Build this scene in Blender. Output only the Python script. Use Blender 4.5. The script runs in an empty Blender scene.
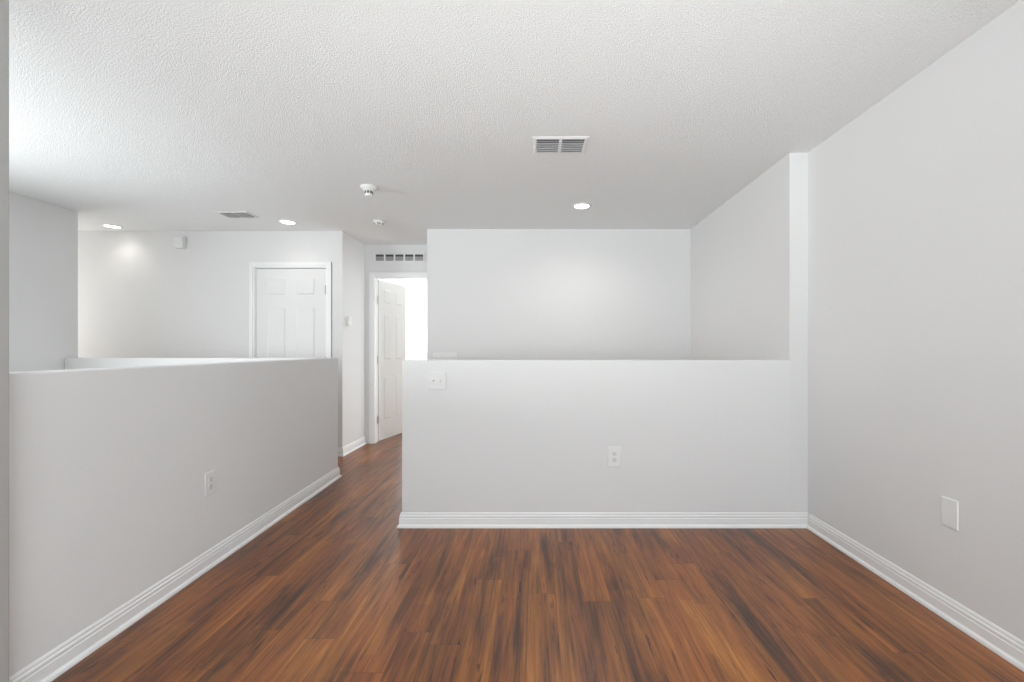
import bpy, bmesh, math, random
from mathutils import Vector, Matrix

random.seed(7)
S = bpy.context.scene
COL = S.collection
PI = math.pi

# ------------------------------------------------------------------ camera, world, lights, exposure
CAM_Z = 1.165
cam_d = bpy.data.cameras.new('camera')
cam = bpy.data.objects.new('camera', cam_d)
COL.objects.link(cam)
cam.location = (0, 0, CAM_Z)
cam.rotation_euler = (PI / 2, 0, 0)
cam_d.sensor_width = 36.0
cam_d.lens = 440.0 / 1024.0 * 36.0
cam_d.shift_x = -23.0 / 1024.0
cam_d.shift_y = 8.0 / 1024.0
cam_d.clip_start = 0.02
S.camera = cam

S.view_settings.view_transform = 'Standard'
S.view_settings.look = 'None'
S.view_settings.gamma = 1.0
S.view_settings.exposure = 0.04
S.view_settings.use_curve_mapping = False

W = bpy.data.worlds.new('sky')
S.world = W
W.use_nodes = True
W.node_tree.nodes['Background'].inputs['Color'].default_value = (0.72, 0.84, 1.0, 1)
W.node_tree.nodes['Background'].inputs['Strength'].default_value = 1.0


def area_lamp(name, loc, rot, sx, sy, power, col):
    l = bpy.data.lights.new(name, 'AREA')
    l.shape = 'RECTANGLE'
    l.size, l.size_y = sx, sy
    l.energy = power
    l.color = col
    o = bpy.data.objects.new(name, l)
    COL.objects.link(o)
    o.location = loc
    o.rotation_euler = rot
    return o


# daylight through the windows, each in its opening, plus added fill lamps
area_lamp('daylight_room', (0.35, -1.95, 1.45), (PI / 2 + 0.4, 0, 0), 2.1, 1.4, 54, (0.89, 0.962, 1.0))
area_lamp('ceiling_fill_rear', (0.35, -1.90, 1.35), (PI / 2 + 1.42, 0, 0), 2.1, 0.5, 52, (0.89, 0.962, 1.0))   # added upward fill for the ceiling; the window has no blinds
area_lamp('ceiling_fill_side', (-4.22, 1.5, 1.02), (PI / 2 + 0.85, 0, -PI / 2), 1.9, 0.5, 15, (0.955, 0.985, 1.0))  # added fill, tilted up at the stair window to lift the ceiling
area_lamp('hall_fill', (-5.93, 4.46, 1.45), (PI / 2, 0, -PI / 2), 0.5, 1.3, 12, (1.0, 0.975, 0.94))  # unseen fill, added to brighten the left corner of the hall
area_lamp('daylight_stair_side', (-4.26, 1.5, 1.38), (PI / 2 + 0.02, 0, -PI / 2), 1.9, 0.95, 58, (0.955, 0.985, 1.0))
area_lamp('daylight_bedroom', (-3.08, 7.3, 1.45), (PI / 2, 0, -PI / 2), 1.5, 1.4, 135, (0.90, 0.98, 1.0))
# added fill spot behind the camera, aimed up to brighten the ceiling
fl = bpy.data.lights.new('ceiling_fill_spot', 'SPOT')
fl.energy = 195
fl.color = (0.945, 0.985, 0.99)
fl.spot_size = math.radians(80)
fl.spot_blend = 1.0
fl.shadow_soft_size = 0.15
flo = bpy.data.objects.new('ceiling_fill_spot', fl)
COL.objects.link(flo)
flo.location = (0.1, -0.6, 0.95)
flo.rotation_euler = (PI / 2 + math.radians(35), 0, 0)
area_lamp('added_room_fill', (0.45, 5.09, 1.25), (PI / 2, 0, PI / 2), 0.55, 1.6, 19, (0.95, 0.985, 1.0))  # unseen fill, added to light the hall's left wall and the passage
CAN_STRENGTH = 6.0
CAN_POWER = 44.0

# ------------------------------------------------------------------ materials


def new_mat(name):
    m = bpy.data.materials.new(name)
    m.use_nodes = True
    nt = m.node_tree
    return m, nt, nt.nodes['Principled BSDF']


def paint(name, col, rough=0.6, bump=0.0, scale=90.0, spec=0.3):
    m, nt, b = new_mat(name)
    b.inputs['Roughness'].default_value = rough
    b.inputs['Specular IOR Level'].default_value = spec
    tc = nt.nodes.new('ShaderNodeTexCoord')
    n = nt.nodes.new('ShaderNodeTexNoise')
    n.inputs['Scale'].default_value = scale
    n.inputs['Detail'].default_value = 3
    nt.links.new(tc.outputs['Object'], n.inputs['Vector'])
    mx = nt.nodes.new('ShaderNodeMix')
    mx.data_type = 'RGBA'
    mx.inputs[6].default_value = tuple(c * 0.985 for c in col) + (1,)
    mx.inputs[7].default_value = tuple(min(1, c * 1.012) for c in col) + (1,)
    nt.links.new(n.outputs['Fac'], mx.inputs[0])
    nt.links.new(mx.outputs[2], b.inputs['Base Color'])
    if bump:
        bp = nt.nodes.new('ShaderNodeBump')
        bp.inputs['Strength'].default_value = bump
        bp.inputs['Distance'].default_value = 0.002
        nt.links.new(n.outputs['Fac'], bp.inputs['Height'])
        nt.links.new(bp.outputs['Normal'], b.inputs['Normal'])
    return m


M_WALL = paint('wall_paint', (0.80, 0.797, 0.79), 0.7, 0.10, 160)
M_WALL_SHADED = paint('shaded_wall_paint', (0.47, 0.465, 0.455), 0.7, 0.08, 160)  # wall colour darkened; the near strip's shade is put into it
M_TRIM = paint('trim_paint', (0.90, 0.90, 0.895), 0.35, 0.0, 40, 0.45)
M_DOOR = paint('door_paint', (0.80, 0.80, 0.792), 0.4, 0.03, 60, 0.4)
M_PLASTIC = paint('white_plastic', (0.86, 0.86, 0.85), 0.35, 0.0, 40, 0.5)
M_IVORY = paint('ivory_plastic', (0.80, 0.80, 0.78), 0.4, 0.0, 40, 0.5)
M_METALW = paint('white_metal', (0.84, 0.84, 0.83), 0.4, 0.0, 40, 0.5)
M_DUCT_SHADE = paint('duct_shade', (0.10, 0.10, 0.10), 0.8)  # dark plate colour in place of the shade inside a duct
M_SLOT = paint('slot_grey', (0.12, 0.12, 0.12), 0.6)
M_CARPET = paint('stair_carpet', (0.50, 0.47, 0.43), 0.95, 0.6, 300, 0.1)


def metal(name, col, rough):
    m, nt, b = new_mat(name)
    b.inputs['Base Color'].default_value = col + (1,)
    b.inputs['Metallic'].default_value = 1.0
    tc = nt.nodes.new('ShaderNodeTexCoord')
    n = nt.nodes.new('ShaderNodeTexNoise')
    n.inputs['Scale'].default_value = 80
    nt.links.new(tc.outputs['Object'], n.inputs['Vector'])
    mr = nt.nodes.new('ShaderNodeMapRange')
    mr.inputs['To Min'].default_value = rough * 0.85
    mr.inputs['To Max'].default_value = rough * 1.15
    nt.links.new(n.outputs['Fac'], mr.inputs['Value'])
    nt.links.new(mr.outputs['Result'], b.inputs['Roughness'])
    return m


M_NICKEL = metal('satin_nickel', (0.55, 0.54, 0.52), 0.35)


def emit(name, col, strength):
    m, nt, b = new_mat(name)
    b.inputs['Base Color'].default_value = (0.9, 0.9, 0.9, 1)
    b.inputs['Emission Color'].default_value = col + (1,)
    b.inputs['Emission Strength'].default_value = strength
    return m


M_LED = emit('led_diffuser', (1.0, 0.955, 0.88), CAN_STRENGTH)


def ceiling_mat():
    m, nt, b = new_mat('knockdown_ceiling')
    b.inputs['Base Color'].default_value = (0.925, 0.935, 0.930, 1)
    b.inputs['Roughness'].default_value = 0.85
    b.inputs['Specular IOR Level'].default_value = 0.15
    tc = nt.nodes.new('ShaderNodeTexCoord')
    n1 = nt.nodes.new('ShaderNodeTexNoise')
    n1.inputs['Scale'].default_value = 140
    n1.inputs['Detail'].default_value = 3.5
    n1.inputs['Roughness'].default_value = 0.6
    n1.inputs['Distortion'].default_value = 0.6
    nt.links.new(tc.outputs['Object'], n1.inputs['Vector'])
    r = nt.nodes.new('ShaderNodeValToRGB')
    r.color_ramp.elements[0].position = 0.40
    r.color_ramp.elements[1].position = 0.64
    nt.links.new(n1.outputs['Fac'], r.inputs['Fac'])
    bp = nt.nodes.new('ShaderNodeBump')
    bp.inputs['Strength'].default_value = 0.55
    bp.inputs['Distance'].default_value = 0.004
    nt.links.new(r.outputs['Color'], bp.inputs['Height'])
    nt.links.new(bp.outputs['Normal'], b.inputs['Normal'])
    return m


M_CEIL = ceiling_mat()


def wood_floor():
    m, nt, b = new_mat('laminate_floor')
    N, L = nt.nodes.new, nt.links.new

    def math_(op, a, bb=None, cc=None):
        n = N('ShaderNodeMath')
        n.operation = op
        for i, v in enumerate((a, bb, cc)):
            if v is None:
                continue
            if isinstance(v, (int, float)):
                n.inputs[i].default_value = v
            else:
                L(v, n.inputs[i])
        return n.outputs[0]

    tc = N('ShaderNodeTexCoord')
    sep = N('ShaderNodeSeparateXYZ')
    L(tc.outputs['Object'], sep.inputs[0])
    x, y = sep.outputs['X'], sep.outputs['Y']
    PW, PL = 0.128, 1.22

    def cells(width, length, seed):
        xi = math_('FLOOR', math_('DIVIDE', math_('ADD', x, 20.0), width))
        wn = N('ShaderNodeTexWhiteNoise')
        wn.noise_dimensions = '2D'
        c = N('ShaderNodeCombineXYZ')
        L(xi, c.inputs[0])
        c.inputs[1].default_value = seed
        L(c.outputs[0], wn.inputs['Vector'])
        yo = math_('ADD', math_('DIVIDE', math_('ADD', y, 20.0), length), math_('MULTIPLY', wn.outputs['Value'], 7.0))
        yi = math_('FLOOR', yo)
        c2 = N('ShaderNodeCombineXYZ')
        L(xi, c2.inputs[0])
        L(yi, c2.inputs[1])
        c2.inputs[2].default_value = seed
        w2 = N('ShaderNodeTexWhiteNoise')
        w2.noise_dimensions = '3D'
        L(c2.outputs[0], w2.inputs['Vector'])
        fx = math_('FRACT', math_('DIVIDE', math_('ADD', x, 20.0), width))
        fy = math_('FRACT', yo)
        return w2.outputs['Value'], w2.outputs['Color'], fx, fy

    pv, pc, pfx, pfy = cells(PW, PL, 3.0)
    sv, sc_, sfx, sfy = cells(PW / 2, 0.61, 11.0)

    def grain(sx, sy, detail, rough, seedmul, dist=0.0):
        c = N('ShaderNodeCombineXYZ')
        L(math_('MULTIPLY', x, sx), c.inputs[0])
        L(math_('MULTIPLY', y, sy), c.inputs[1])
        L(math_('MULTIPLY', pv, seedmul), c.inputs[2])
        n = N('ShaderNodeTexNoise')
        n.inputs['Scale'].default_value = 1.0
        n.inputs['Detail'].default_value = detail
        n.inputs['Roughness'].default_value = rough
        n.inputs['Distortion'].default_value = dist
        L(c.outputs[0], n.inputs['Vector'])
        return n.outputs['Fac']

    g_wide = grain(3.2, 0.9, 3, 0.55, 0.0, 0.4)     # slow drift of tone over several planks
    g_big = grain(12, 1.0, 5, 0.62, 37, 1.2)      # smoky dark patches
    g_mid = grain(48, 1.7, 6, 0.68, 61, 0.8)       # streaks
    g_fine = grain(170, 5, 3, 0.6, 23, 0.2)       # fibres
    g_crk = grain(75, 6.0, 2, 0.5, 91, 0.6)       # short dark cracks
    crk = N('ShaderNodeMapRange')
    crk.interpolation_type = 'SMOOTHSTEP'
    crk.inputs['From Min'].default_value = 0.63
    crk.inputs['From Max'].default_value = 0.76
    L(g_crk, crk.inputs['Value'])

    def around(v, k):
        return math_('MULTIPLY', math_('SUBTRACT', v, 0.5), k)

    t = math_('ADD', 0.505, around(sv, 0.07))
    t = math_('ADD', t, around(pv, 0.12))
    t = math_('ADD', t, around(g_wide, 0.65))
    t = math_('ADD', t, around(g_big, 1.0))
    t = math_('ADD', t, around(g_mid, 0.72))
    t = math_('ADD', t, around(g_fine, 0.38))
    t = math_('SUBTRACT', t, math_('MULTIPLY', crk.outputs['Result'], 0.34))
    ramp = N('ShaderNodeValToRGB')
    el = ramp.color_ramp.elements
    el[0].position = 0.10
    el[0].color = (0.030, 0.013, 0.007, 1)
    el[1].position = 0.95
    el[1].color = (0.60, 0.285, 0.118, 1)
    for p, c in ((0.30, (0.090, 0.038, 0.021, 1)), (0.50, (0.235, 0.095, 0.042, 1)), (0.70, (0.375, 0.158, 0.066, 1))):
        e = el.new(p)
        e.color = c
    L(t, ramp.inputs['Fac'])
    # hue shift per strip: redder or yellower
    hs = N('ShaderNodeHueSaturation')
    L(math_('ADD', 0.4955, math_('MULTIPLY', sv, 0.008)), hs.inputs['Hue'])
    hs.inputs['Saturation'].default_value = 1.13
    L(ramp.outputs['Color'], hs.inputs['Color'])
    # joints between the planks
    ex = math_('MINIMUM', pfx, math_('SUBTRACT', 1.0, pfx))
    ey = math_('MINIMUM', pfy, math_('SUBTRACT', 1.0, pfy))
    jx = math_('LESS_THAN', ex, 0.0009 / PW)
    jy = math_('LESS_THAN', ey, 0.0011 / PL)
    j = math_('MAXIMUM', jx, jy)
    mx = N('ShaderNodeMix')
    mx.data_type = 'RGBA'
    L(math_('MULTIPLY', j, 0.6), mx.inputs[0])
    L(hs.outputs['Color'], mx.inputs[6])
    mx.inputs[7].default_value = (0.02, 0.010, 0.006, 1)
    L(mx.outputs[2], b.inputs['Base Color'])
    L(math_('ADD', 0.26, math_('MULTIPLY', g_mid, 0.16)), b.inputs['Roughness'])
    b.inputs['Specular IOR Level'].default_value = 0.62
    bp = N('ShaderNodeBump')
    bp.inputs['Strength'].default_value = 0.12
    bp.inputs['Distance'].default_value = 0.001
    L(math_('SUBTRACT', g_mid, j), bp.inputs['Height'])
    L(bp.outputs['Normal'], b.inputs['Normal'])
    return m


M_FLOOR = wood_floor()

# ------------------------------------------------------------------ mesh helpers


def add_box(bm, x0, x1, y0, y1, z0, z1, bevel=0.0, seg=2, mat=None):
    pts = [(x, y, z) for x in (x0, x1) for y in (y0, y1) for z in (z0, z1)]
    vs = [bm.verts.new(p) for p in pts]
    idx = ((0, 1, 3, 2), (4, 6, 7, 5), (0, 4, 5, 1), (2, 3, 7, 6), (0, 2, 6, 4), (1, 5, 7, 3))
    fs = [bm.faces.new([vs[i] for i in f]) for f in idx]
    if bevel:
        es = list({e for f in fs for e in f.edges})
        bmesh.ops.bevel(bm, geom=es, offset=bevel, segments=seg, affect='EDGES', profile=0.5)
    return vs, fs


def add_lathe(bm, prof, seg=40, center=(0, 0, 0)):
    """prof: list of (radius, z) from top to bottom, spun around z."""
    rings = []
    cx, cy, cz = center
    for r, z in prof:
        if r < 1e-6:
            rings.append([bm.verts.new((cx, cy, cz + z))])
        else:
            rings.append([bm.verts.new((cx + r * math.cos(2 * PI * i / seg), cy + r * math.sin(2 * PI * i / seg), cz + z))
                          for i in range(seg)])
    for a, b in zip(rings, rings[1:]):
        for i in range(seg):
            j = (i + 1) % seg
            if len(a) == 1 and len(b) == 1:
                continue
            if len(a) == 1:
                bm.faces.new((a[0], b[i], b[j]))
            elif len(b) == 1:
                bm.faces.new((a[i], a[j], b[0]))
            else:
                bm.faces.new((a[i], a[j], b[j], b[i]))


def add_sweep(bm, path, prof):
    """Sweep a profile (out, z) along a floor-plan path; 'out' points to the right of the direction of travel."""
    n = len(path)
    rows = []
    for i, p in enumerate(path):
        dirs = []
        if i > 0:
            dirs.append((Vector(path[i]) - Vector(path[i - 1])).normalized())
        if i < n - 1:
            dirs.append((Vector(path[i + 1]) - Vector(path[i])).normalized())
        nr = [Vector((d.y, -d.x)) for d in dirs]
        m = sum(nr, Vector((0, 0))).normalized()
        k = 1.0 / max(0.2, m.dot(nr[0]))
        rows.append([bm.verts.new((p[0] + m.x * k * o, p[1] + m.y * k * o, z)) for o, z in prof])
    q = len(prof)
    for a, b in zip(rows, rows[1:]):
        for i in range(q):
            j = (i + 1) % q
            bm.faces.new((a[i], b[i], b[j], a[j]))
    bm.faces.new(rows[0])
    bm.faces.new(list(reversed(rows[-1])))


def obj(name, bm, mat, parent=None, loc=(0, 0, 0), rot=(0, 0, 0), smooth=False):
    bmesh.ops.recalc_face_normals(bm, faces=bm.faces[:])
    me = bpy.data.meshes.new(name)
    bm.to_mesh(me)
    bm.free()
    me.materials.append(mat)
    o = bpy.data.objects.new(name, me)
    COL.objects.link(o)
    o.location = loc
    o.rotation_euler = rot
    if parent:
        o.parent = parent
    if smooth:
        for p in me.polygons:
            p.use_smooth = True
        try:
            me.set_sharp_from_angle(angle=math.radians(35))
        except Exception:
            pass
    return o


def structure(o):
    o['kind'] = 'structure'
    return o


def tag(o, label, cat, group=None):
    o['label'] = label
    o['category'] = cat
    if group:
        o['group'] = group
    return o


def thing(name, label, cat, loc, rot=(0, 0, 0), group=None):
    o = bpy.data.objects.new(name, None)
    o.empty_display_size = 0.05
    COL.objects.link(o)
    o.location = loc
    o.rotation_euler = rot
    return tag(o, label, cat, group)


def boxes(name, mat, specs):
    bm = bmesh.new()
    for s in specs:
        add_box(bm, *s)
    return structure(obj(name, bm, mat))


# ------------------------------------------------------------------ plan (metres; camera stands at the origin looking along +Y)
CEIL = 2.45
HW = 1.085          # top of the left half wall
HWF = 1.092         # top of the front half wall
YF = 2.883          # face of the front half wall
XR = 1.788           # right wall
XN = 1.668           # right wall of the nook behind the front half wall
YB = 4.79           # wall with the closet door
YN = 4.71           # back wall of the nook
XH0, XH1 = -2.097, -1.156   # hall to the bedroom
YE = 5.42           # end of that hall
XS = -4.29          # far side wall of the stairwell
LOW = -2.7          # floor below


def lx(y):          # face of the left half wall (runs a little askew)
    return -1.674 - 0.0289 * y


# ---- floor and ceiling
boxes('floor', M_FLOOR, [
    (-1.88, 1.88, -2.1, 3.94, -0.2, 0.0),
    (-6.12, 1.77, 3.94, 4.91, -0.2, 0.0),
    (-2.217, 1.77, 4.91, 5.535, -0.2, 0.0)])
boxes('floor_bedroom', M_FLOOR, [(-3.3, 0.95, 5.535, 8.75, -0.2, 0.0)])
boxes('ceiling', M_CEIL, [(-6.2, 2.0, -2.2, 8.8, CEIL, CEIL + 0.1)])
boxes('floor_lower', M_CARPET, [(-4.5, -1.6, -1.2, 4.2, LOW - 0.1, LOW)])

# ---- main room shell
boxes('wall_right', M_WALL, [(XR, XR + 0.12, -2.0, 4.83, 0, CEIL)])
# rear wall with its window opening
WX0, WX1, WZ0, WZ1 = -0.75, 1.45, 0.70, 2.20
boxes('wall_rear', M_WALL, [
    (-1.88, WX0, -2.12, -2.0, 0, CEIL), (WX1, XR + 0.12, -2.12, -2.0, 0, CEIL),
    (WX0, WX1, -2.12, -2.0, 0, WZ0), (WX0, WX1, -2.12, -2.0, WZ1, CEIL)])
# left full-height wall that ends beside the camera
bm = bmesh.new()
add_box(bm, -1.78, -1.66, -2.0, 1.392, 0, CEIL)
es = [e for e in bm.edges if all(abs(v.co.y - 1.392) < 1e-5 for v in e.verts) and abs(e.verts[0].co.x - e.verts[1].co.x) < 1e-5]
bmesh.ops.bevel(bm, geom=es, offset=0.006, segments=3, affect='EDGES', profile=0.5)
structure(obj('wall_left', bm, M_WALL_SHADED))

# ---- left half wall (askew) with its return towards the stairwell's far side
T = 0.115
bm = bmesh.new()
ye = 4.0
y0 = 1.40
u = Vector((lx(ye) - lx(y0), ye - y0)).normalized()     # along the wall
nl = Vector((-u.y, u.x))                                # to the left of it
A = Vector((lx(y0), y0))
B = Vector((lx(ye), ye))
C_ = Vector((XS + 0.002, 4.125))
nr_ = (C_ - B).normalized()                                          # back corner at the side wall
plan = [A, B, C_, C_ - u * T, B + nr_ * T - u * T, A + nl * T]
lo = [bm.verts.new((p.x, p.y, LOW)) for p in plan]
hi = [bm.verts.new((p.x, p.y, HW)) for p in plan]
top = bm.faces.new(hi)
bm.faces.new(lo[::-1])
for i in range(6):
    j = (i + 1) % 6
    bm.faces.new((lo[i], lo[j], hi[j], hi[i]))
bmesh.ops.recalc_face_normals(bm, faces=bm.faces[:])
es = [e for e in top.edges] + [e for e in bm.edges if abs(e.verts[0].co.z - e.verts[1].co.z) > 1 and (e.verts[0].co.xy - B).length < 1e-4]
bmesh.ops.bevel(bm, geom=es, offset=0.008, segments=3, affect='EDGES', profile=0.5)
structure(obj('wall_left_half', bm, M_WALL, smooth=True))

# ---- stairwell: far side wall with a window, and rear wall
boxes('wall_stair_side', M_WALL, [
    (XS - 0.12, XS, -1.12, 0.55, LOW, CEIL), (XS - 0.12, XS, 2.45, 4.13, LOW, CEIL),
    (XS - 0.12, XS, 0.55, 2.45, LOW, 0.75), (XS - 0.12, XS, 0.55, 2.45, 2.05, CEIL)])
boxes('wall_stair_rear', M_WALL, [(XS, -1.78, -1.12, -1.0, LOW, CEIL)])
boxes('wall_stair_inner', M_WALL, [(-1.88, -1.78, -1.0, 1.392, LOW, CEIL)])

# ---- front half wall, with rounded corner beads on its free end and top
bm = bmesh.new()
add_box(bm, -0.874, XN, YF, YF + T, 0, HWF)
es = [e for e in bm.edges if (all(v.co.z > HWF - 1e-4 for v in e.verts) and not all(v.co.x > XN - 1e-4 for v in e.verts))
      or (all(v.co.x < -0.873 for v in e.verts) and abs(e.verts[0].co.z - e.verts[1].co.z) > 0.5)]
bmesh.ops.bevel(bm, geom=es, offset=0.010, segments=3, affect='EDGES', profile=0.5)
structure(obj('wall_front_half', bm, M_WALL, smooth=True))
# nook behind it
boxes('wall_nook_right', M_WALL, [(XN, XR, YF, YN, 0, CEIL)])
# the nook's back wall, and an unseen side room added behind it to light the hall
boxes('wall_nook_back', M_WALL, [(XH1, XR, YN, YN + 0.06, 0, CEIL)])
boxes('wall_hall_right', M_WALL, [(XH1, XH1 + 0.1, YN + 0.06, YE, 2.03, CEIL)])
boxes('wall_added_room', M_WALL, [
    (0.5, 0.6, YN + 0.06, YE, 0, 0.4), (0.5, 0.6, YN + 0.06, YE, 2.1, CEIL),
    (0.5, 0.6, YN + 0.06, 4.81, 0.4, 2.1), (0.5, 0.6, 5.37, YE, 0.4, 2.1)])

# ---- hall: back wall with the closet doorway
DX0, DX1, DZ = -3.040, -2.278, 2.045
boxes('wall_back', M_WALL, [
    (-6.0, DX0 - 0.018, YB, YB + 0.12, 0, CEIL), (DX1 + 0.018, XH0 - 0.12, YB, YB + 0.12, 0, CEIL),
    (DX0 - 0.018, DX1 + 0.018, YB, YB + 0.12, DZ + 0.018, CEIL)])
boxes('wall_closet', M_WALL, [(DX0 - 0.3, DX1 + 0.04, YB + 0.6, YB + 0.7, 0, CEIL)])
boxes('wall_hall_far_left', M_WALL, [
    (-6.12, -6.0, 4.01, 4.21, 0, CEIL), (-6.12, -6.0, 4.71, YB + 0.12, 0, CEIL),
    (-6.12, -6.0, 4.21, 4.71, 0, 0.8), (-6.12, -6.0, 4.21, 4.71, 2.1, CEIL)])
boxes('wall_hall_near', M_WALL, [(-6.0, XS - 0.12, 4.01, 4.13, 0, CEIL)])
boxes('wall_hall_left', M_WALL, [(XH0 - 0.12, XH0, YB, YE, 0, CEIL)])
# hall end wall with the bedroom doorway
BX0, BX1, BZ = -1.975, -1.310, 2.045
boxes('wall_hall_end', M_WALL, [
    (-3.3, BX0 - 0.018, YE, YE + 0.115, 0, CEIL), (BX1 + 0.018, 0.95, YE, YE + 0.115, 0, CEIL),
    (BX0 - 0.018, BX1 + 0.018, YE, YE + 0.115, BZ + 0.018, CEIL)])
# bedroom
boxes('wall_bedroom_right', M_WALL, [(0.83, 0.95, YE + 0.115, 8.65, 0, CEIL)])
boxes('wall_bedroom_back', M_WALL, [(-3.3, 0.95, 8.65, 8.75, 0, CEIL)])
boxes('wall_bedroom_left', M_WALL, [
    (-3.3, -3.2, YE + 0.115, 6.55, 0, CEIL), (-3.3, -3.2, 8.05, 8.65, 0, CEIL),
    (-3.3, -3.2, 6.55, 8.05, 0, 0.75), (-3.3, -3.2, 6.55, 8.05, 2.15, CEIL)])


# ---- windows (behind the camera, by the stairs, in the bedroom; two added for fill)
def window(name, w, h, loc, rotz):
    bm = bmesh.new()
    f = 0.05
    add_box(bm, -w / 2, w / 2, -0.03, 0.03, -h / 2, -h / 2 + f)
    add_box(bm, -w / 2, w / 2, -0.03, 0.03, h / 2 - f, h / 2)
    add_box(bm, -w / 2, -w / 2 + f, -0.03, 0.03, -h / 2 + f, h / 2 - f)
    add_box(bm, w / 2 - f, w / 2, -0.03, 0.03, -h / 2 + f, h / 2 - f)
    add_box(bm, -w / 2 + f, w / 2 - f, -0.02, 0.02, -0.02, 0.02)
    return structure(obj(name, bm, M_TRIM, loc=loc, rot=(0, 0, rotz)))


window('window_1', WX1 - WX0, WZ1 - WZ0, ((WX0 + WX1) / 2, -2.06, (WZ0 + WZ1) / 2), 0)
window('window_2', 1.9, 1.3, (XS - 0.07, 1.5, 1.40), PI / 2)
window('added_hall_window', 0.5, 1.3, (-6.06, 4.46, 1.45), PI / 2)  # unseen window, added to go with the hall fill
window('added_room_window', 0.56, 1.7, (0.55, 5.09, 1.25), PI / 2)  # unseen window of the added side room
window('window_3', 1.5, 1.4, (-3.25, 7.3, 1.45), PI / 2)

# ------------------------------------------------------------------ baseboards and casings
BASE = [(0, 0), (0.024, 0), (0.024, 0.007), (0.021, 0.014), (0.014, 0.019), (0.0125, 0.020), (0.0125, 0.058), (0.0095, 0.061),
        (0.0105, 0.066), (0.0105, 0.074), (0.006, 0.079), (0.0065, 0.086), (0.004, 0.092), (0.0, 0.095)]


def baseboard(name, path):
    bm = bmesh.new()
    add_sweep(bm, path, BASE)
    return structure(obj(name, bm, M_TRIM))


e = 0.0005
baseboard('baseboard_front', [(-0.874 - e, YF + T), (-0.874 - e, YF - e), (XR - e, YF - e)])
baseboard('baseboard_right', [(XR - e, -2.0), (XR - e, YF - 0.024)][::-1])
Bp = B + nr_ * 0.35
baseboard('baseboard_left', [(A.x + e, A.y), (B.x + e, B.y + e), (Bp.x + e, Bp.y + e)])
baseboard('baseboard_hall', [(DX1 + 0.068, YB - e), (XH0 + e, YB - e), (XH0 + e, YE - 0.012)])
baseboard('baseboard_back', [(-5.99, YB - e), (DX0 - 0.068, YB - e)])
# direction check: 'out' is to the right of travel


def casing(name, x0, x1, ztop, yface, depth, w=0.058):
    """Door casing on the near face of a wall plus the jamb lining of the doorway."""
    bm = bmesh.new()
    r = 0.006
    prof_steps = [(0.0, w, 0.010), (w * 0.35, w, 0.016)]
    for a, b_, t in prof_steps:
        add_box(bm, x0 - r - b_, x0 - r - a, yface - t, yface, 0, ztop + r + b_, 0.002)
        add_box(bm, x1 + r + a, x1 + r + b_, yface - t, yface, 0, ztop + r + b_, 0.002)
        add_box(bm, x0 - r - a, x1 + r + a, yface - t, yface, ztop + r + a, ztop + r + b_, 0.002)
    j = 0.017
    add_box(bm, x0 - j, x0, yface - 0.001, yface + depth, 0, ztop)
    add_box(bm, x1, x1 + j, yface - 0.001, yface + depth, 0, ztop)
    add_box(bm, x0 - j, x1 + j, yface - 0.001, yface + depth, ztop, ztop + j)
    return structure(obj(name, bm, M_TRIM))


casing('trim_1', DX0, DX1, DZ, YB, 0.12)
casing('trim_2', BX0, BX1, BZ, YE, 0.115)


# ------------------------------------------------------------------ six panel doors
def panel_door(name, w, h, t, loc, rot):
    """Slab with its hinge edge at x = 0, running to +x (or -x when w < 0); z from 0."""
    bm = bmesh.new()
    aw = abs(w)
    st = 0.105 if aw > 0.7 else 0.095
    mid = 0.10
    pw = (aw - 2 * st - mid) / 2
    xs = [0, st, st + pw, st + pw + mid, aw - st, aw]
    zs = [0, 0.24, 0.81, 1.01, 1.615, 1.735, 1.935, h]
    s = 1 if w > 0 else -1
    for yy in (0.0, t):
        g = [[bm.verts.new((s * x, yy, z)) for x in xs] for z in zs]
        pans = []
        for k in range(len(zs) - 1):
            for i in range(len(xs) - 1):
                vv = [g[k][i], g[k][i + 1], g[k + 1][i + 1], g[k + 1][i]]
                if (yy == 0.0) != (s < 0):
                    f = bm.faces.new(vv)
                else:
                    f = bm.faces.new(vv[::-1])
                if i in (1, 3) and k in (1, 3, 5):
                    pans.append(f)
        bmesh.ops.inset_individual(bm, faces=pans, thickness=0.010, depth=-0.009)
        bmesh.ops.inset_individual(bm, faces=pans, thickness=0.016, depth=0.0)
        bmesh.ops.inset_individual(bm, faces=pans, thickness=0.022, depth=0.007)
    # rim
    def v(x, yy, z):
        return bm.verts.new((s * x, yy, z))
    for (x0, z0, x1, z1) in ((0, 0, aw, 0), (aw, 0, aw, h), (aw, h, 0, h), (0, h, 0, 0)):
        bm.faces.new((v(x0, 0, z0), v(x1, 0, z1), v(x1, t, z1), v(x0, t, z0)))
    bmesh.ops.remove_doubles(bm, verts=bm.verts[:], dist=1e-5)
    return structure(obj(name, bm, M_DOOR, loc=loc, rot=rot))


def add_knob(parent, x, z, t):
    bm = bmesh.new()
    prof = [(0.0, 0.062), (0.014, 0.062), (0.023, 0.056), (0.027, 0.046), (0.024, 0.034), (0.013, 0.026), (0.011, 0.012),
            (0.030, 0.010), (0.033, 0.004), (0.033, 0.0), (0.0, 0.0)]
    add_lathe(bm, prof, 28)
    o = obj('knob', bm, M_NICKEL, parent, (x, -0.0005, z), (PI / 2, 0, 0), smooth=True)
    o['label'] = 'round satin metal door knob'
    o2 = obj_copy(o)
    o2.location = (x, t + 0.0005, z)
    o2.rotation_euler = (-PI / 2, 0, 0)


def obj_copy(o):
    c = o.copy()
    COL.objects.link(c)
    return c


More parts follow.
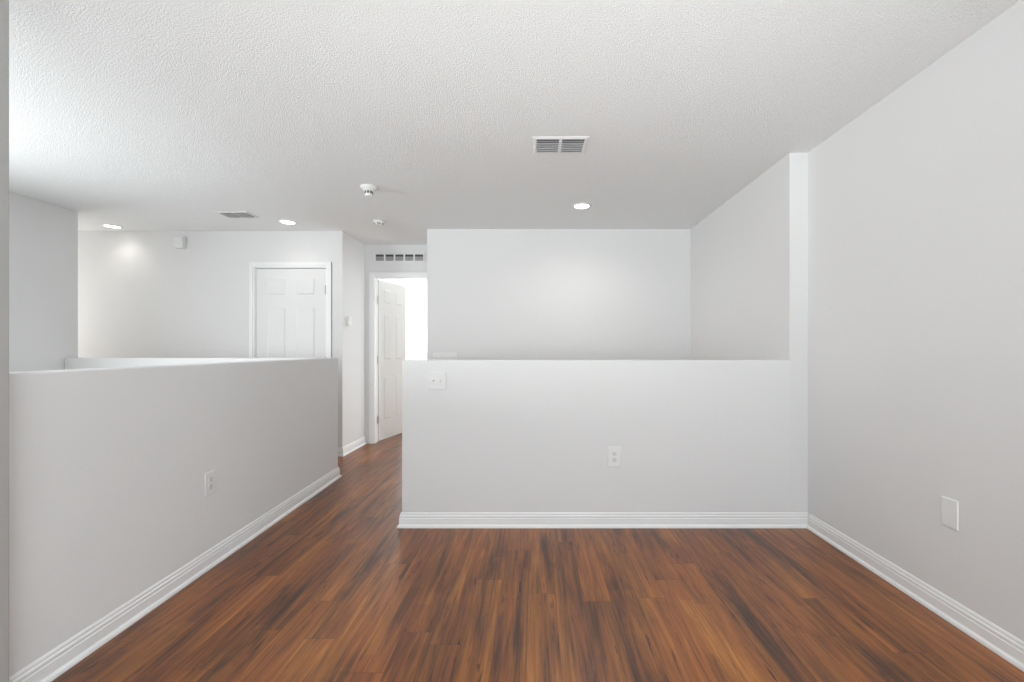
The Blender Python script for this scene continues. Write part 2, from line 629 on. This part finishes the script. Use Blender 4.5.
def add_hinge(parent, x, y, z, leaf_axis):
    bm = bmesh.new()
    add_lathe(bm, [(0, 0.049), (0.004, 0.049), (0.0065, 0.045), (0.0065, -0.045), (0.004, -0.049), (0, -0.049)], 12)
    for k in range(1, 5):   # knuckle rings
        add_lathe(bm, [(0.0072, -0.045 + 0.018 * k + 0.001), (0.0072, -0.045 + 0.018 * k - 0.001)], 12)
    if leaf_axis == 'y':
        add_box(bm, -0.0015, 0.0005, -0.034, 0.0, -0.044, 0.044)
    else:
        add_box(bm, -0.004, 0.004, 0.0, 0.006, -0.044, 0.044)
    return obj('hinge', bm, M_NICKEL, parent, (x, y, z))


# closet door, closed, hinged on its right
d1 = panel_door('door_1', -(DX1 - DX0 - 0.006), 2.03, 0.035, (DX1 - 0.003, YB + 0.004, 0.010), (0, 0, 0))
for z in (0.20, 1.02, 1.80):
    add_hinge(d1, 0.0015, -0.0075, z, 'x')
add_knob(d1, -(DX1 - DX0) + 0.07, 0.90, 0.035)

# bedroom door, standing open into the bedroom, hinged on its left
ang = math.radians(90 - 13.5)
d2 = panel_door('door_2', 0.655, 2.03, 0.035, (BX0 + 0.012, YE + 0.118, 0.010), (0, 0, ang))
for z in (0.27, 1.02, 1.77):
    h = add_hinge(d2, 0, 0, z, 'y')
    h.location = d2.matrix_basis.inverted() @ Vector((BX0 + 0.008, YE + 0.112, z + 0.01))
    h.rotation_euler = (0, 0, -ang)
add_knob(d2, 0.595, 0.88, 0.035)


# ------------------------------------------------------------------ ceiling fixtures
def recessed_light(x, y, label, power=1.0, cone=140, blend=0.9):
    r = thing('recessed_light', label, 'ceiling light', (x, y, CEIL), group='recessed ceiling lights')
    bm = bmesh.new()
    add_lathe(bm, [(0.086, 0.0), (0.086, -0.002), (0.082, -0.006), (0.070, -0.008), (0.0645, -0.005), (0.0645, 0.0)], 48)
    o = obj('trim_ring', bm, M_METALW, r, smooth=True)
    bm = bmesh.new()
    add_lathe(bm, [(0.064, -0.0005), (0.064, -0.003), (0.050, -0.0045), (0.0, -0.0055)], 48)
    o = obj('diffuser', bm, M_LED, r, smooth=True)
    o['label'] = 'glowing round diffuser'
    l = bpy.data.lights.new('downlight', 'SPOT')
    l.energy = CAN_POWER * power
    l.color = (1.0, 0.955, 0.88)
    l.shadow_soft_size = 0.055
    l.spot_size = math.radians(cone)
    l.spot_blend = blend
    lo_ = bpy.data.objects.new('downlight', l)
    COL.objects.link(lo_)
    lo_.location = (0, 0, -0.012)
    lo_.parent = r
    return r


recessed_light(-4.42, 4.60, 'lit recessed ceiling light over the hall, leftmost of three', 0.10)
recessed_light(-2.50, 4.45, 'lit recessed ceiling light in front of the closed closet door', 0.14)
recessed_light(0.42, 3.95, 'lit recessed ceiling light beyond the big double ceiling vent, over the nook', 0.45, 160, 0.8)


def ceiling_vent(x, y, w, d, nsec, nbl, label, side, tilt):
    r = thing('ceiling_vent', label, 'vent', (x, y, CEIL), group='ceiling air vents')
    ft = 0.008
    ow, od = w - 0.052, d - 0.050
    bm = bmesh.new()
    # bevelled frame made of four mitred bars
    prof = [(0, 0), (0, -0.002), (0.014, -ft), (0.022, -ft), (0.026, -ft + 0.002), (0.026, 0)]
    rows = []
    for cxs, cys in ((-1, -1), (1, -1), (1, 1), (-1, 1)):
        rows.append([bm.verts.new((cxs * (w / 2 - o_), cys * (d / 2 - o_), z - 0.0005)) for o_, z in prof])
    for i in range(4):
        a, b_ = rows[i], rows[(i + 1) % 4]
        for q in range(len(prof)):
            q2 = (q + 1) % len(prof)
            bm.faces.new((a[q], b_[q], b_[q2], a[q2]))
    bar = 0.018
    for i in range(1, nsec):
        xx = -ow / 2 + ow * i / nsec
        add_box(bm, xx - bar / 2, xx + bar / 2, -od / 2, od / 2, -ft, -0.004)
    obj('frame', bm, M_METALW, r)
    bm = bmesh.new()
    add_box(bm, -ow / 2, ow / 2, -od / 2, od / 2, -0.003, -0.001)
    o = obj('dark_backing', bm, M_DUCT_SHADE, r)
    o['label'] = 'dark plate behind the louvers, coloured as duct shade'
    sw = (ow - bar * (nsec - 1)) / nsec
    for s_ in range(nsec):
        xc = -ow / 2 + sw / 2 + s_ * (sw + bar)
        for k in range(nbl):
            bm = bmesh.new()
            bl = od / nbl
            add_box(bm, -sw / 2, sw / 2, -bl * 0.40, bl * 0.40, -0.0006, 0.0006)
            obj('louver', bm, M_METALW, r, (xc, -od / 2 + (k + 0.5) * bl, -0.0105), (tilt(k), 0, 0))
    if side:
        bm = bmesh.new()
        add_box(bm, -0.003, 0.003, -0.012, 0.012, -0.010, 0.002, 0.001)
        obj('damper_lever', bm, M_METALW, r, (-w / 2 + 0.014, 0.01, -ft - 0.002))
    return r


ceiling_vent(0.157, 2.772, 0.345, 0.225, 2, 6,
             'white rectangular ceiling vent with two louver banks, nearest above the front half wall', True,
             lambda k: math.radians(46 if k else 24))
ceiling_vent(-2.84, 4.20, 0.305, 0.19, 2, 7,
             'small white ceiling vent between the two hall ceiling lights', False,
             lambda k: math.radians(35))


def smoke_detector(x, y, prof_base, prof_body, slots, label, s_r, s_z, sh):
    r = thing('smoke_detector', label, 'smoke detector', (x, y, CEIL), group='ceiling smoke detectors')
    bm = bmesh.new()
    add_lathe(bm, prof_base, 40)
    obj('base', bm, M_PLASTIC, r, (0, 0, -0.0003), smooth=True)
    bm = bmesh.new()
    add_lathe(bm, prof_body, 40)
    obj('cover', bm, M_PLASTIC, r, (0, 0, -0.0003), smooth=True)
    bm = bmesh.new()
    for i in range(slots):
        a = 2 * PI * i / slots
        hw = PI / slots * 0.7
        rr = s_r
        vs = []
        for da in (-hw, -hw / 3, hw / 3, hw):
            vs.append([bm.verts.new((rr * math.cos(a + da), rr * math.sin(a + da), z)) for z in (s_z - sh, s_z + sh)]
                      + [bm.verts.new(((rr - 0.003) * math.cos(a + da), (rr - 0.003) * math.sin(a + da), z)) for z in (s_z - sh, s_z + sh)])
        for p, q in zip(vs, vs[1:]):
            bm.faces.new((p[0], q[0], q[1], p[1]))
            bm.faces.new((p[2], p[3], q[3], q[2]))
            bm.faces.new((p[1], q[1], q[3], p[3]))
            bm.faces.new((p[0], p[2], q[2], q[0]))
        bm.faces.new((vs[0][0], vs[0][1], vs[0][3], vs[0][2]))
        bm.faces.new((vs[-1][0], vs[-1][2], vs[-1][3], vs[-1][1]))
    o = obj('vent_slots', bm, M_SLOT, r)
    o['label'] = 'dark sensor slots'
    return r


smoke_detector(-1.318, 3.49,
               [(0.0, 0), (0.062, 0), (0.062, -0.012), (0.055, -0.020), (0.0, -0.020)],
               [(0.046, -0.020), (0.040, -0.030), (0.031, -0.033), (0.031, -0.066), (0.027, -0.073), (0.0, -0.074)],
               9, 'white smoke detector with a stepped body, the nearer of the two on the ceiling', 0.0322, -0.047, 0.0105)
smoke_detector(-1.57, 4.42,
               [(0.0, 0), (0.052, 0), (0.052, -0.014), (0.046, -0.020), (0.0, -0.020)],
               [(0.044, -0.020), (0.040, -0.034), (0.032, -0.042), (0.0, -0.043)],
               5, 'white flat smoke detector with a dark slot, nearer the bedroom door', 0.0430, -0.029, 0.0065)

# ------------------------------------------------------------------ wall fixtures


def plate_mesh(w, h, t=0.006):
    bm = bmesh.new()
    add_box(bm, -w / 2, w / 2, -t, 0, -h / 2, h / 2)
    es = [e_ for e_ in bm.edges if all(v.co.y < -t + 1e-5 for v in e_.verts)]
    bmesh.ops.bevel(bm, geom=es, offset=0.003, segments=2, affect='EDGES', profile=0.5)
    return bm


def screw(parent, x, z, t):
    bm = bmesh.new()
    add_lathe(bm, [(0.0, 0.0012), (0.0025, 0.001), (0.0034, 0.0), (0, 0)], 14)
    obj('screw', bm, M_IVORY, parent, (x, -t, z), (PI / 2, 0, 0))


def outlet(w, h, loc, rotz, label):
    r = thing('wall_outlet', label, 'outlet', loc, (0, 0, rotz), 'electrical outlets low on the walls')
    obj('cover_plate', plate_mesh(w, h), M_PLASTIC, r)
    for s in (1, -1):
        bm = bmesh.new()
        seg = 24
        ring = []
        for i in range(seg):
            a = 2 * PI * i / seg
            ring.append((0.0172 * math.cos(a), max(-0.0142, min(0.0142, 0.0172 * math.sin(a)))))
        f0 = [bm.verts.new((p[0], -0.0085, p[1])) for p in ring]
        f1 = [bm.verts.new((p[0], -0.0055, p[1])) for p in ring]
        bm.faces.new(f0)
        bm.faces.new(f1[::-1])
        for i in range(seg):
            j = (i + 1) % seg
            bm.faces.new((f0[i], f0[j], f1[j], f1[i]))
        rec = obj('receptacle', bm, M_IVORY, r, (0, 0, s * 0.0195))
        bm = bmesh.new()
        add_box(bm, -0.0076, -0.0052, -0.0089, -0.0083, 0.000, 0.009)
        add_box(bm, 0.0052, 0.0074, -0.0089, -0.0083, 0.001, 0.008)
        add_lathe(bm, [(0.0027, 0.0004), (0.0027, -0.0004), (0, -0.0004)], 12, (0, 0, 0))
        for v in bm.verts:
            if abs(v.co.z) <= 0.0005 and abs(v.co.x) < 0.004 and abs(v.co.y) < 0.004:
                v.co = Vector((v.co.x, -0.0086 + v.co.z, -0.007 + v.co.y))
        sl = obj('slots', bm, M_SLOT, rec)
        sl['label'] = 'dark plug slots'
    screw(r, 0, 0, 0.006)
    return r


outlet(0.088, 0.133, (0.519, YF - 0.0006, 0.460), 0, 'white duplex outlet low on the front half wall')
yl = 2.354
rz_left = math.atan2(u.y, u.x)   # wall direction; the plate looks towards +x
outlet(0.075, 0.120, (lx(yl) + 0.0006, yl, 0.448), rz_left, 'white duplex outlet low on the left half wall')

b_ = thing('blank_plate', 'white blank cover plate low on the right wall', 'wall plate', (XR - 0.0006, 1.892, 0.460), (0, 0, -PI / 2))
obj('cover_plate', plate_mesh(0.075, 0.122, 0.007), M_PLASTIC, b_)
for s in (1, -1):
    screw(b_, 0, s * 0.042, 0.007)


def switch_plate(gangs, loc, label, h=0.116):
    w = 0.070 + 0.046 * (gangs - 1)
    r = thing('switch_plate', label, 'light switch', loc, (0, 0, 0), 'light switch plates')
    obj('cover_plate', plate_mesh(w, h), M_PLASTIC, r)
    for g in range(gangs):
        x = (g - (gangs - 1) / 2) * 0.046
        bm = bmesh.new()
        add_box(bm, -0.0052, 0.0052, -0.0066, -0.0055, -0.0125, 0.0125)
        sl = obj('toggle_slot', bm, M_IVORY, r, (x, 0, 0))
        bm = bmesh.new()
        vs, fs = add_box(bm, -0.0040, 0.0040, -0.018, 0.0, -0.0050, 0.0050, 0.001)
        up = 1 if g % 2 == 0 else -1
        obj('toggle', bm, M_PLASTIC, r, (x, -0.0045, 0.0), (-up * 0.5, 0, 0))
        for s in (1, -1):
            screw(r, x, s * 0.030, 0.006)
    return r


switch_plate(2, (-0.641, YF - 0.0006, 0.958), 'white two-gang switch plate on the front half wall near its free end', 0.110)
switch_plate(5, (-0.965, YN - 0.0006, 1.070), 'wide switch plate on the nook back wall peeking over the front half wall')

# thermostat on the hall's left wall
r = thing('thermostat', 'small white thermostat on the hall wall left of the open door', 'thermostat', (XH0 + 0.0006, 4.912, 1.474), (0, 0, PI / 2))
bm = bmesh.new()
add_box(bm, -0.046, 0.046, -0.008, 0, -0.054, 0.054, 0.002)
obj('wall_base', bm, M_PLASTIC, r)
bm = bmesh.new()
add_box(bm, -0.043, 0.043, -0.036, -0.008, -0.050, 0.050, 0.004)
obj('housing', bm, M_PLASTIC, r)
bm = bmesh.new()
add_box(bm, -0.024, 0.024, -0.0366, -0.0355, 0.004, 0.032, 0.0)
o = obj('display', bm, M_IVORY, r)
o['label'] = 'pale grey display window'
bm = bmesh.new()
for s in (-1, 1):
    add_box(bm, s * 0.014 - 0.007, s * 0.014 + 0.007, -0.0385, -0.0355, -0.028, -0.018, 0.001)
obj('buttons', bm, M_IVORY, r)

# door chime box high on the closet wall
r = thing('door_chime', 'small white box high on the back wall left of the closet door', 'door chime', (-3.842, YB - 0.0006, 2.315))
bm = bmesh.new()
add_box(bm, -0.050, 0.050, -0.010, 0, -0.062, 0.062, 0.002)
obj('back_plate', bm, M_PLASTIC, r)
bm = bmesh.new()
add_box(bm, -0.047, 0.047, -0.055, -0.010, -0.059, 0.059, 0.005)
obj('cover', bm, M_PLASTIC, r)
bm = bmesh.new()
for k in range(4):
    add_box(bm, -0.028, 0.028, -0.0562, -0.0545, -0.030 + k * 0.012, -0.026 + k * 0.012)
obj('speaker_slots', bm, M_IVORY, r)

# transfer grille above the bedroom door
r = thing('wall_grille', 'white wall grille with five dark openings above the open door', 'vent', (-1.668, YE - 0.0006, 2.290))
GW, GH, NG = 0.62, 0.105, 5
ow, oh, bar = 0.585, 0.078, 0.018
bm = bmesh.new()
t = 0.012
add_box(bm, -GW / 2, GW / 2, -t, 0, oh / 2, GH / 2, 0.002)
add_box(bm, -GW / 2, GW / 2, -t, 0, -GH / 2, -oh / 2, 0.002)
add_box(bm, -GW / 2, -ow / 2, -t, 0, -oh / 2, oh / 2)
add_box(bm, ow / 2, GW / 2, -t, 0, -oh / 2, oh / 2)
sw = (ow - bar * (NG - 1)) / NG
for i in range(NG - 1):
    x = -ow / 2 + sw * (i + 1) + bar * i
    add_box(bm, x, x + bar, -t, 0, -oh / 2, oh / 2)
obj('frame', bm, M_METALW, r)
bm = bmesh.new()
add_box(bm, -ow / 2, ow / 2, -0.002, -0.001, -oh / 2, oh / 2)
o = obj('dark_backing', bm, M_DUCT_SHADE, r)
o['label'] = 'dark plate behind the louvers, coloured as duct shade'
for i in range(NG):
    xc = -ow / 2 + sw / 2 + i * (sw + bar)
    for k in range(4):
        bm = bmesh.new()
        add_box(bm, -sw / 2, sw / 2, -0.0045, 0.0045, -0.0006, 0.0006)
        obj('louver', bm, M_METALW, r, (xc, -0.0065, -oh / 2 + 0.008 + k * 0.0125), (math.radians(48), 0, 0))
